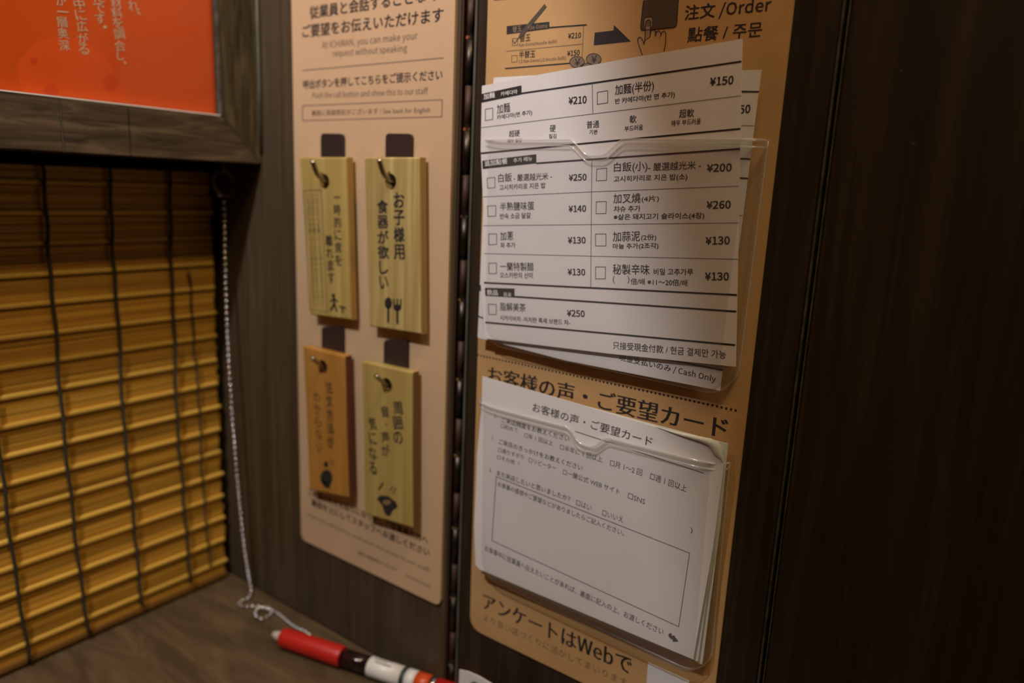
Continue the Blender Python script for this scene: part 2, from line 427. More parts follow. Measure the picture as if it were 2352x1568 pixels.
slat(-.9985, .016, .016, BAMBOOE, 0, XR, BY)
def cord(pts, r=.0035, name='cord', yy=BY - .013):
    P = [B(x, y, yy) for x, y in pts]; P = catmull(P, 10)
    P = [p + Vector((math.sin(i * .9 + len(pts)) * .0014 * S + math.sin(i * .37) * .0012 * S, 0, 0)) for i, p in enumerate(P)]
    v, f = tube(P, r * S, 6); return mk(name, v, f, CORD, bl, smooth=True)
cord([(96, 372), (110, 540), (122, 700), (145, 960), (172, 1230), (206, 1455)])
cord([(250, 378), (258, 540), (268, 700), (288, 1000), (308, 1210), (328, 1392)])
cord([(388, 384), (393, 540), (398, 720), (408, 960), (422, 1150), (440, 1338)])
cord([(-60, 372), (-40, 640), (-5, 1010), (30, 1270), (67, 1522)])
cord([(-230, 372), (-210, 640), (-175, 1010), (-130, 1380), (-100, 1600)])
cord([(434, 622), (445, 760), (455, 900), (468, 1120), (482, 1300)], .0022, 'pull_cord', BY - .010)

# ================================================================== LEFT PLATE + plaques
def rounded(pts, r):
    out = []
    n = len(pts)
    for i in range(n):
        p = pts[i]; a = (pts[i - 1] - p); b = (pts[(i + 1) % n] - p); la = a.normalized(); lb = b.normalized()
        for t in range(6):
            t /= 5; out.append((p + la * r) * (1 - t) ** 2 + p * 2 * t * (1 - t) + (p + lb * r) * t * t)
    return out
PO = .006
pl = thing('notice_plate', 'tall tan plastic notice plate with Japanese text holding four hanging wooden tags', 'sign', U(1.0, 1.08, -.82))
def ys(x, y): return W(x, y, PO).y
zt = U(0, 0, .9).z; xx = W(700, 700, PO).x
yl = (ys(671, 0) + ys(690, 1228)) / 2; yr = (ys(1050, 0) + ys(1008, 1385)) / 2
c = [Vector((xx, yl, zt)), Vector((xx, yl, W(690, 1237, PO).z)), Vector((xx, yr, W(1008, 1391, PO).z)), Vector((xx, yr, zt))]
v, f = slab(rounded(c, .018 * S), Vector((PO * S, 0, 0))); mk('plate', v, f, PLATE, pl)
q = wallprint(PO)
q.text('従業員と会話することなく', 712, 44, 1000, 2, 31, .022)
q.text('ご要望をお伝えいただけます', 695, 87, 1018, 50, 31, .022)
q.text('呼出ボタンを押してこちらをご提示ください', 697, 205, 1016, 183, 22, .02)
q.text('ご希望の札をお取りになりまして従業員の方へ', 708, 1136, 983, 1250, 17, .02)
q.text('裏面を上にしてスタッフへお渡しください', 716, 1160, 986, 1279, 17, .02)
q.build('printed_text', INK, pl, 'bold black Japanese headings')
q = wallprint(PO)
q.text('At ICHIRAN, you can make your', 740, 116, 959, 95, 22)
q.text('request without speaking', 765, 135, 935, 123, 21)
q.text('Push the call button and show this to our staff', 718, 226, 983, 216, 15)
q.text('裏面に英語表記がございます / See back for English', 716, 268, 988, 261, 16)
q.line((695, 162), (1019, 133), 1.8)
q.path([(695, 243), (1016, 229), (1015, 268), (695, 277)], 1.6, True)
q.text('Push the call button and hand this plate to our staff', 706, 1186, 986, 1316, 11)
q.text('裏面に英語表記がございます', 823, 1272, 911, 1313, 9)
q.text('See back for English', 932, 1324, 988, 1352, 8)
q.build('printed_text', INKG, pl, 'small brown-grey writing and ruled lines')

TAGS = [
 dict(c=[(688, 361), (796, 361), (807, 735), (712, 722)], hook=(736, 306, 788, 362), peg=(745, 412), m=0, lab='pale yellow wooden tag with a boxed note, upper left of the four hanging tags'),
 dict(c=[(836, 361), (964, 361), (968, 768), (848, 749)], hook=(885, 306, 946, 362), peg=(897, 412), m=1, lab='striped yellow wooden tag with a spoon and fork symbol, upper right of the four'),
 dict(c=[(696, 794), (794, 818), (803, 1144), (711, 1124)], hook=(738, 750, 788, 806), peg=(741, 838), m=2, lab='reddish brown wooden tag, lower left of the four hanging tags'),
 dict(c=[(831, 829), (949, 855), (950, 1213), (838, 1180)], hook=(881, 780, 936, 838), peg=(888, 880), m=3, lab='olive yellow wooden tag with a round head symbol, lower right of the four'),
]
OF = .0295; TH = .0160
for i, t in enumerate(TAGS):
    # hook bracket: plate + bent peg
    hx0, hy0, hx1, hy1 = t['hook']
    hk = thing('tag_hook', ['dark steel hook plate holding the boxed-note tag', 'dark steel hook plate holding the spoon and fork tag',
                            'dark steel hook plate holding the reddish brown tag', 'dark steel hook plate holding the lower right olive tag'][i],
               'hook', W((hx0 + hx1) / 2, hy1, PO), 'steel hooks on the tan plate')
    pts = [W(hx0, hy0, PO + .006), W(hx1, hy0 + 1, PO + .006)]
    dz = Vector((0, 0, -.13 * S))
    pts = [pts[0], pts[1], pts[1] + dz, pts[0] + dz]
    v, f = slab(rounded(pts, .010 * S), Vector((.006 * S, 0, 0))); mk('hook_plate', v, f, STEEL, hk, bevel=.00012)
    px, py = t['peg']
    a0 = W(px + 10, py + 2, PO + .006); a1 = W(px, py, OF)
    a0 = Vector((a0.x, a1.y, a1.z)); a2 = a1 + Vector((-.016 * S, .001 * S, .010 * S)); a3 = a1 + Vector((-.026 * S, .002 * S, (.034 if i < 2 else .020) * S))
    v, f = tube(catmull([a0, a1, a2, a3], 6), (.0050 if i < 2 else .0044) * S, 12); mk('peg', v, f, PEGM, hk, smooth=True)
    tg = thing('wooden_tag', t['lab'], 'tag', W((t['c'][2][0] + t['c'][3][0]) / 2, t['c'][2][1], OF), 'wooden tags hanging on the tan plate')
    c = [W(x, y, OF) for x, y in t['c']]
    # hole-punched board: outer quad ring stitched to a round hole
    hc = a1 + Vector((0, .0, -.004 * S)); hr = .0145 * S; n = 24
    def onquad(ang):
        d = Vector((0, math.cos(ang), math.sin(ang))); best = None
        for j in range(4):
            A = c[j]; Bq = c[(j + 1) % 4]; e1 = Bq - A
            den = d.y * e1.z - d.z * e1.y
            if abs(den) < 1e-12: continue
            w0 = A - hc; tt = (w0.y * e1.z - w0.z * e1.y) / den; ss = (w0.y * d.z - w0.z * d.y) / den
            if tt > 0 and -1e-6 <= ss <= 1 + 1e-6 and (best is None or tt < best): best = tt
        return hc + d * best
    angs = sorted([2 * math.pi * k / n for k in range(n)] + [math.atan2((p - hc).z, (p - hc).y) % (2 * math.pi) for p in c])
    D = Vector((TH * S, 0, 0)); ro = []; ri = []
    for a in angs:
        ro.append(onquad(a)); ri.append(hc + Vector((0, math.cos(a), math.sin(a))) * hr)
    N_ = len(angs)
    ch_ = .0022 * S
    cen = sum(c, Vector()) / 4
    rof = [p + (cen - p).normalized() * ch_ * 1.2 for p in ro]; rom = [p + Vector((ch_, 0, 0)) for p in ro]
    for p in rof: p.x = c[0].x
    vs = ri + rof + rom + [p + D for p in ro] + [p + D for p in ri]
    fs = []
    for k in range(N_):
        k2 = (k + 1) % N_
        for L_ in range(4): fs.append((L_ * N_ + k, L_ * N_ + k2, (L_ + 1) * N_ + k2, (L_ + 1) * N_ + k))
        fs.append((4 * N_ + k, 4 * N_ + k2, k2, k))
    bd = mk('board', vs, fs, PLQ[t['m']], tg)
    bm = bmesh.new(); bm.from_mesh(bd.data); bmesh.ops.recalc_face_normals(bm, faces=bm.faces[:]); bm.to_mesh(bd.data); bm.free()
    bd.data.materials.append(PLQEDGE[i])
    for p in bd.data.polygons:
        if p.normal.y < -.6: p.material_index = 1
    q = wallprint(OF)
    if i == 0:
        q.column('一時的に席を', 774, 438, 779, 612, 15, .02)
        q.column('離れます', 756, 538, 763, 652, 15, .02)
        q.disc((766, 678), 4, 4.5); q.path([(767, 684), (768, 698), (760, 712)], 5); q.path([(768, 698), (774, 714)], 4); q.path([(759, 692), (767, 686), (776, 692)], 3.5)
        q.path([(781, 704), (793, 707)], 4); q.path([(787, 706), (787, 717)], 3)
    if i == 1:
        q.column('お子様用', 917, 440, 918, 598, 24, .03)
        q.column('食器が欲しい', 879, 457, 883, 666, 24, .03)
        q.disc((892, 696), 8.5, 13.5, 18); q.path([(892, 705), (892, 739)], 5)
        for dx in (-8, 0, 8): q.line((913 + dx, 686), (913 + dx, 702), 3.4)
        q.disc((913, 706), 9.5, 8, 14); q.path([(913, 710), (913, 742)], 5)
    if i == 2:
        q.column('注文方法が', 757, 874, 763, 1030, 15, .02)
        q.column('わからない', 729, 896, 737, 1040, 15, .0)
        q.disc((749, 1066), 5.5, 7); q.disc((750, 1097), 14, 19, 20); q.poly([(738, 1102), (762, 1104), (757, 1121), (745, 1118)][::-1])
        q.text('？', 760, 1072, 768, 1073, 16)
    if i == 3:
        q.column('周囲の', 916, 920, 917, 1022, 20, .02)
        q.column('音・声が', 886, 930, 888, 1048, 18, .02)
        q.column('気になる', 858, 955, 860, 1092, 16, .02)
        hd = [(866, 1145), (874, 1137), (892, 1139), (909, 1152), (914, 1164), (902, 1172), (897, 1184), (888, 1184), (881, 1172), (879, 1162)]
        q.path([(871, 1123), (880, 1109)], 4); q.path([(896, 1127), (902, 1117)], 2.5); q.path([(903, 1133), (909, 1121)], 2.5)
        q.poly(hd)
        q.build('printed_text', INK, bd)
        q = wallprint(OF, 1.6); q.disc((889, 1153), 10, 6)
        q.build('printed_mark', INKF, bd, 'pale oval inside the head symbol'); q = None
    if q: q.build('printed_text', INK, bd)
    if i == 0:
        q = wallprint(OF)
        q.path([(697, 438), (738, 436), (752, 717), (712, 710)], 1.4, True)
        for x0, x1 in ((708, 722), (718, 732), (728, 743)): q.column('こちらの札を置いてから席をお立ちください', x0, 446, x1, 702, 7)
        q.build('printed_text', INKG, bd, 'faint small boxed writing')

# ================================================================== ORDER POSTER
KO = .004
ps = thing('order_poster', 'tan kraft poster on the dark partition with ordering pictures and two clear pockets', 'poster', U(1.0, .55, -.86))
c = [U(1 - KO, .792, .9), U(1 - KO, .782, -.8335), U(1 - KO, .303, -.8335), U(1 - KO, .3005, .9)]
v, f = slab(rounded(c, .030 * S), Vector((KO * S, 0, 0))); mk('sheet', v, f, KRAFT, ps)
q = wallprint(KO)
q.poly([(1164, 60), (1164, 79), (1262, 66), (1262, 50)])
q.line((1262, 63.5), (1348, 57), 3.4); q.line((1160, 157.5), (1312, 145), 3)
q.text('替玉', 1194, 97, 1218, 94, 17, .012); q.text('¥210', 1305, 89, 1334, 87, 12.5, .03)
q.text('半替玉', 1192, 134, 1229, 132, 17, .012); q.text('¥150', 1303, 129, 1331, 127, 12.5, .03)
q.poly([(1366, 75), (1364, 104), (1449, 95), (1410, 57), (1409.5, 70)])
q.text('注文 /Order', 1572, 50, 1769, 31, 38, .014); q.text('點餐 / 주문', 1579, 97, 1749, 84, 34, .014)
q.poly([(1135, -6), (1135, 1), (1165, -1), (1165, -8)])
q.text('お客様の声・ご要望カード', 1120, 879, 1668, 1009, 45, .0, .0018)
q.text('アンケートはWebで', 1110, 1396, 1449, 1549, 38, .0, .0022)
a = W(1098, 815, KO); b = W(1690, 942, KO)
for i in range(69):
    p = a.lerp(b, i / 68); n = len(q.v)
    q._add([p + q.lift + Vector((0, math.cos(2 * math.pi * j / 10), math.sin(2 * math.pi * j / 10))) * (.0018 * S) for j in range(10)], [tuple(range(10))])
q.build('printed_text', INK, ps, 'black lettering, arrow and dotted line')
q = wallprint(KO)
q.line((1163, 118), (1339, 101), 1.1); q.line((1341, 59), (1337, 133), 1.1)
q.text('Kae-Dama(Noodle Refill)', 1192, 109, 1279, 101, 10); q.text('1/2 Kae-Dama(1/2 Noodle Refill)', 1191, 147, 1300, 139, 10)
q.path([(1177, 89), (1189, 88), (1189, 104), (1177, 105)], 1.1, True); q.path([(1175.5, 128), (1188, 127), (1188, 142), (1175.5, 143)], 1.1, True)
q.path([(1178, 93), (1182, 100), (1190, 89)], 2)
q.build('printed_text', INKG, ps, 'thin lines, small print and tick boxes')
q = wallprint(KO, 1.6)
q.poly([(1189, 90), (1196, 74), (1251, 9), (1256, 16), (1204, 80)][::-1])
q.poly([(1480, 1), (1478, 4), (1472, 64), (1474, 69), (1480, 69.5), (1549, 62.5), (1555, 57), (1559, -4), (1557, -7)])
q.build('printed_mark', PANELINK, ps, 'grey pen and button panel symbols')
q = wallprint(KO, 1.6)
for cx, cy in ((1326, 142.5), (1364, 136), (1349, 158)): q.disc((cx, cy), 17, 13, 22)
q.build('printed_mark', COININK, ps, 'grey coin symbols')
q = wallprint(KO, 2.4)
for cx, cy in ((1326, 142.5), (1364, 136), (1349, 158)):
    q.path([(cx + 17 * math.cos(k * math.pi / 11), cy + 13 * math.sin(k * math.pi / 11)) for k in range(22)], 1.3, True)
q.text('¥', 1320, 152, 1333, 151, 17, .0); q.text('¥', 1358, 145, 1371, 144, 17, .0)
q.path([(1480, 1), (1478, 4), (1472, 64), (1474, 69), (1480, 69.5), (1549, 62.5), (1555, 57), (1559, -4)], 1.6)
q.build('printed_outline', INK, ps)
q = wallprint(KO, 2.0)
q.poly([(1483, 41), (1480, 45), (1479, 58), (1482, 62), (1496, 61), (1499, 57), (1500, 43), (1497, 39)])
q.poly([(1484, 53), (1482, 92), (1494, 84), (1495, 52), (1489, 46)])
q.build('printed_mark', KRAFTINK, ps, 'tan button symbol under the drawn finger')
q = wallprint(KO, 2.6)
hand = [(1530, 1100), (1470, 930), (1440, 830), (1440, 780), (1462, 750), (1490, 745), (1530, 790), (1565, 880), (1585, 800), (1600, 460), (1620, 415), (1650, 402), (1685, 415), (1700, 450), (1685, 740), (1702, 625), (1730, 590), (1770, 595), (1795, 640), (1795, 720), (1812, 640), (1860, 615), (1900, 660), (1900, 720), (1918, 650), (1960, 625), (2005, 660), (2000, 830), (1990, 920), (1965, 1020)]
q.path([(1300 + x / 8.71, y / 8.71) for x, y in hand], 1.7)
q.path([(1480, 60), (1479.5, 45), (1483, 40), (1498, 39), (1500, 44), (1499, 55)], 1.4)
q.build('printed_outline', INK, ps, 'outline drawing of a hand pressing the button')
q = wallprint(KO, 1.6)
q.text('替玉', 1178, 75, 1198, 72, 14); q.text('Kae-Dama', 1213, 69, 1257, 64, 10)
q.build('printed_text', KRAFTINK, ps, 'tan lettering on the black bar')
q = wallprint(KO)
q.text('より良い店づくりに活かしてまいります', 1110, 1424, 1440, 1578, 18)
q.build('printed_text', INKF, ps, 'faint brown line of small writing')
st = thing('blank_sticker', 'small white square sticker on the poster below the lower pocket', 'sticker', W(1530, 1568, KO))
c = [W(1488.5, 1521, KO + .001), W(1583, 1564, KO + .001)]; d = W(1480, 1640, KO + .001) - c[0]
v, f = slab([c[0], c[1], c[1] + d, c[0] + d], Vector((.001 * S, 0, 0))); mk('sheet', v, f, PAPER, st)

# ================================================================== ORDER SHEETS
def sheetmesh(pts, off, mt, parent, name='sheet', sag=None):
    P = [W(x, y, off) for x, y in pts]
    v, f = slab(P, Vector((.0010 * S, 0, 0))); return mk(name, v, f, mt, parent)
O1, O2 = .031, .025
s2 = thing('order_sheet', 'rear white order sheet standing straight behind the tilted one, its foot reading Cash Only', 'sheet', W(1400, 850, O2), 'order sheets in the upper clear pocket')
sheetmesh([(1134, 178), (1240, 172), (1749, 160), (1706, 500), (1660, 850), (1654, 897), (1300, 828), (1097, 775), (1110, 480)][::-1], O2, PAPER, s2)
q = wallprint(O2)
q.line((1690, 210), (1743.6, 210.5), 3.6); q.line((1690, 288), (1734, 288.6), 1.1); q.line((1690, 363.5), (1724, 365), 3.6)
q.line((1690, 408), (1718.5, 409.5), 3.6); q.line((1690, 494), (1706, 495), 1.1)
q.line((1090, 634), (1108, 641), 4); q.poly([(1095, 650), (1095, 664), (1120, 676), (1120, 662)]); q.line((1090, 722), (1113, 732), 3)
q.line((1530, 825), (1660, 850), 3.6)
q.text('¥150', 1672, 263, 1723, 259, 19, .03); q.text('現金支払いのみ / Cash Only', 1421, 829, 1643, 881, 19, .006)
q.build('printed_text', INK, s2)
s1 = thing('order_sheet', 'front white order sheet tilted left in the upper clear pocket, full of prices', 'sheet', W(1400, 810, O1), 'order sheets in the upper clear pocket')
sheetmesh([(1107, 197), (1240, 171), (1420, 138), (1705, 89), (1690, 842), (1400, 812), (1114, 777), (1103, 640), (1110, 480), (1104, 340)][::-1], O1, PAPER, s1)
q = wallprint(O1)
q.poly([(1107, 215.5), (1105.5, 236), (1198, 217), (1198, 196)])
q.line((1198, 214.5), (1703.5, 141), 4)
q.poly([(1108, 369), (1109, 388), (1232, 375), (1232, 354)])
q.line((1105, 352), (1701, 295.5), 4); q.line((1232, 375), (1700, 341.5), 4)
q.line((1112, 649), (1693, 677), 4); q.line((1182, 681), (1691.5, 715), 4); q.line((1115, 740), (1688.5, 792), 4)
q.poly([(1114, 660.5), (1115, 679), (1182, 683), (1182, 662.4)])
Tq = [('加麵', 1142, 262, 1172, 257, 22, .008), ('카에다마(면 추가)', 1142, 277, 1222.6, 265, 13, .014), ('¥210', 1306.5, 240, 1347, 237, 17, .035),
 ('加麵(半份)', 1413, 222, 1502, 211, 27, .008), ('반 카에다마(반 면 추가)', 1413, 241, 1550, 225, 15, .014), ('¥150', 1631, 197, 1684, 193, 19, .035),
 ('超硬', 1169.5, 315, 1194, 313, 15, .006), ('매우 질김', 1166, 328, 1198, 326, 9, .01), ('硬', 1263, 303.5, 1276, 303, 16, .006), ('질김', 1261, 319, 1278, 318, 11, .014),
 ('普通', 1347.6, 295, 1376, 293, 17, .006), ('기본', 1354, 309, 1372.5, 308, 11, .014), ('軟', 1446, 283, 1461.5, 282, 18, .006), ('부드러움', 1435, 302, 1477, 298, 12.5, .014),
 ('超軟', 1560, 271, 1594, 269, 20, .006), ('매우 부드러움', 1542.6, 290, 1609.6, 284.5, 13.5, .014),
 ('白飯', 1145, 419, 1176, 416.5, 20, .006), ('- 嚴選越光米 -', 1180, 416.5, 1268, 412, 16.5, .006), ('고시히카리로 지은 밥', 1147.7, 437, 1253, 432, 13, .014), ('¥250', 1307, 415.5, 1347, 414, 15, .035),
 ('白飯(小)', 1410, 398, 1487, 395, 25, .006), ('- 嚴選越光米 -', 1489, 393, 1610, 388, 19, .006), ('고시히카리로 지은 밥(소)', 1410, 420, 1578.7, 414.5, 16, .014), ('¥200', 1624, 395, 1680, 393, 18, .035),
 ('半熟鹽味蛋', 1149, 484, 1227, 482, 19.5, .006), ('반숙 소금 달걀', 1149, 503, 1219, 501, 13, .014), ('¥140', 1306.6, 487, 1346, 486, 15, .035),
 ('加叉燒', 1409, 467, 1471, 465.5, 22.5, .006), ('(4片)', 1474, 466, 1513.6, 464, 16, .006), ('챠슈 추가', 1410, 487, 1471, 485.5, 14, .014), ('※삶은 돼지고기 슬라이스(4장)', 1410, 507, 1617.7, 504, 16, .014), ('¥260', 1623.4, 479.5, 1678, 478.5, 18, .035),
 ('加蔥', 1149.6, 552, 1179.5, 551, 20, .006), ('파 추가', 1150, 569.5, 1184, 569, 12.5, .014), ('¥130', 1305, 559, 1345, 559, 15, .035),
 ('加蒜泥', 1408, 554.5, 1470, 553.5, 23, .006), ('(2份)', 1473, 554, 1507.5, 553, 16, .006), ('마늘 추가(2조각)', 1408, 573.5, 1512.5, 572, 14.5, .014), ('¥130', 1621.5, 561.5, 1676, 560.5, 18, .035),
 ('一蘭特製醋', 1149, 621, 1226, 622, 19, .006), ('오스카란의 산미', 1149, 638, 1224, 639, 13, .014), ('¥130', 1304.6, 631.5, 1344, 632.5, 15, .035),
 ('秘製辛味', 1408, 630, 1492, 631, 24, .006), ('비밀 고추가루', 1501.7, 631, 1592, 632, 15, .014), ('(      )', 1408, 651, 1446, 651, 18, .0), ('倍/배 ※11～20倍/배', 1449, 653, 1578.7, 657, 15, .008), ('¥130', 1620, 643, 1674, 643.5, 18, .035),
 ('脂解美茶', 1149, 713, 1208, 716, 19, .006), ('시카이비차 -이치란 특제 브랜드 차-', 1149, 735, 1309.6, 747, 12, .012), ('¥250', 1303, 726, 1343, 728, 15, .035),
 ('只接受現金付款 / 현금 결제만 가능', 1408, 801, 1667.5, 824, 18.5, .004)]
for t in Tq: q.text(*t)
q.build('printed_text', INK, s1, 'black menu text, prices and thick rules')
q = wallprint(O1)
q.line((1360.5, 194), (1362, 260), 1.2); q.line((1106, 293), (1703, 219.5), 1.2)
q.line((1359.5, 369), (1357, 660), 1.2)
for a_, b_, c_ in (((1109.5, 452), (1358, 440.5), (1697, 427)), ((1111, 518), (1358, 515.5), (1697, 511.5)), ((1112.5, 582), (1357, 588), (1695, 595))): q.line(a_, b_, 1.2); q.line(b_, c_, 1.2)
for bx in ([(1115, 251), (1132, 248), (1132, 274), (1115, 277)], [(1372, 212), (1396, 208), (1396, 236), (1372, 239.5)], [(1119, 409), (1137, 407), (1137, 431), (1120, 432)],
           [(1371, 388), (1394, 386), (1393, 414), (1370, 415)], [(1120, 473), (1139, 472), (1139, 496), (1121, 497)], [(1370, 463), (1392.7, 462.6), (1392, 490), (1369, 490.6)],
           [(1123, 537), (1141, 537), (1141, 561), (1123, 562)], [(1368, 537), (1392, 537), (1392, 564.5), (1368, 564.5)], [(1123, 604), (1140.5, 604), (1140.5, 628), (1123, 628)],
           [(1368, 612.7), (1391, 612.7), (1390.4, 640), (1368, 640)], [(1122, 698), (1140, 699), (1140, 722), (1123, 721.7)]):
    q.path(bx, 1.4, True)
q.build('printed_box', INKC, s1, 'thin grey rules and empty tick boxes')
q = wallprint(O1, 1.8)
q.text('加麵', 1112, 229, 1137, 224, 13, .016); q.text('카에다마', 1151, 221, 1189, 215, 10, .01)
q.text('追加點餐', 1114, 382, 1166, 376, 13, .016); q.text('추가 메뉴', 1180, 374, 1223, 369, 10.5, .01)
q.text('飲品', 1119, 677, 1144, 678, 12.5, .016); q.text('음료', 1157, 680, 1175, 681, 9, .01)
q.build('printed_text', WHITEINK, s1, 'white lettering on the black bars')

# ================================================================== SURVEY CARDS
G3 = 'survey cards in the lower clear pocket'
O3, O4, O5 = .031, .026, .022
s5 = thing('survey_card', 'backmost survey card, its pale greenish corner showing at the top right of the lower pocket', 'card', W(1350, 1420, O5), G3)
sheetmesh([(1110, 869), (1500, 974), (1672, 1019), (1655, 1200), (1613, 1526), (1350, 1420), (1106, 1316)][::-1], O5, PAPER2, s5)
s4 = thing('survey_card', 'middle survey card, a thin strip of it showing right of the front card', 'card', W(1350, 1415, O4), G3)
sheetmesh([(1109, 868), (1500, 978), (1600, 1007), (1640, 1022), (1659, 1048), (1663, 1075), (1648, 1200), (1603, 1519), (1350, 1416), (1099, 1304)][::-1], O4, PAPER, s4)
s3 = thing('survey_card', 'front white survey card with a curled top right corner in the lower pocket', 'card', W(1350, 1410, O3), G3)
top = [(1108, 864), (1300, 919), (1505, 980), (1537, 992), (1563, 1001), (1590, 1009), (1607, 1014), (1623, 1021), (1633, 1031), (1641, 1045), (1652, 1053), (1661, 1064)]
sheetmesh((top + [(1660, 1090), (1637, 1260), (1592, 1514), (1350, 1412), (1101, 1307), (1092, 1296), (1089, 1210), (1096, 1040), (1106, 930)])[::-1], O3, PAPER, s3)
# the corner curls back: a rolled lip following the curved edge
lip = []
for i, (x, y) in enumerate(top[2:]):
    a = i / (len(top) - 3); rr = .010 * math.sin(math.pi * a) + .0004
    base = W(x, y, O3)
    lip.append([base + Vector((math.sin(t) * rr * -.5 * S, -(1 - math.cos(t)) * rr * S * .9, (1 - math.cos(t)) * rr * .5 * S)) for t in (0, .6, 1.2, 1.9, 2.6)])
vs = [p for r_ in lip for p in r_]; fs = [(i * 5 + j, i * 5 + j + 1, (i + 1) * 5 + j + 1, (i + 1) * 5 + j) for i in range(len(lip) - 1) for j in range(4)]
mk('curled_corner', vs, fs, PAPER2, s3, smooth=True)['label'] = 'bent back pale edge of the card'
q = wallprint(O3)
Tq = [('お客様の声・ご要望カード', 1222.7, 944, 1497, 1026, 22, .006), ('1.', 1135.5, 959, 1142, 961, 9), ('ご来店頻度をお教えください', 1152, 969, 1307, 1015, 13, .006),
 ('□初めて', 1150, 982, 1189, 994, 11), ('□年 1 回以上', 1204, 1004, 1269.6, 1024, 12), ('□半年に 1 回以上', 1286, 1032, 1383, 1062, 14), ('□月 1～2 回', 1400.6, 1069, 1474, 1093, 15), ('□週 1 回以上', 1492.4, 1100, 1576, 1130, 16.5),
 ('2.', 1129, 1008, 1134, 1010, 9), ('ご来店のきっかけをお教えください', 1145.6, 1019, 1337.5, 1081, 13, .006), ('□通りすがり', 1144, 1037, 1203, 1055, 11), ('□リピーター', 1214.5, 1061, 1276.6, 1081, 12),
 ('□一蘭公式 WEB サイト', 1292.5, 1089, 1422.6, 1136, 14), ('□SNS', 1441.6, 1143, 1480.8, 1158, 13), ('□その他（', 1142, 1054, 1193, 1070, 11), ('3.', 1123.6, 1083, 1130, 1085, 9),
 ('また来店したいと思いましたか？', 1141, 1091, 1309, 1152, 13, .006), ('□はい', 1323, 1159, 1358, 1173, 13), ('□いいえ', 1383, 1183, 1431, 1200, 14),
 ('お食事の感想やご要望などがありましたらご記入ください。', 1143, 1116, 1433, 1231, 13, .002), (')', 1586, 1224, 1591, 1225, 14),
 ('お食事中に従業員へ伝えたいことがあれば、裏面に記入の上、お渡しください', 1113.5, 1264, 1523, 1459, 15, .004)]
for t in Tq: q.text(*t)
q.line((1321, 990), (1616, 1086), 1.6)
q.path([(1140, 1094), (1584, 1269.5), (1559, 1438.5), (1130, 1241)], 1.4, True)
q.poly([(1500 + x / 7.19, 1350 + y / 7.19) for x, y in [(250, 760), (270, 815), (330, 862), (325, 885), (422, 882), (345, 775), (318, 792), (300, 738)]])
q.build('printed_text', INKC, s3, 'grey questionnaire text, answer frame and arrow')

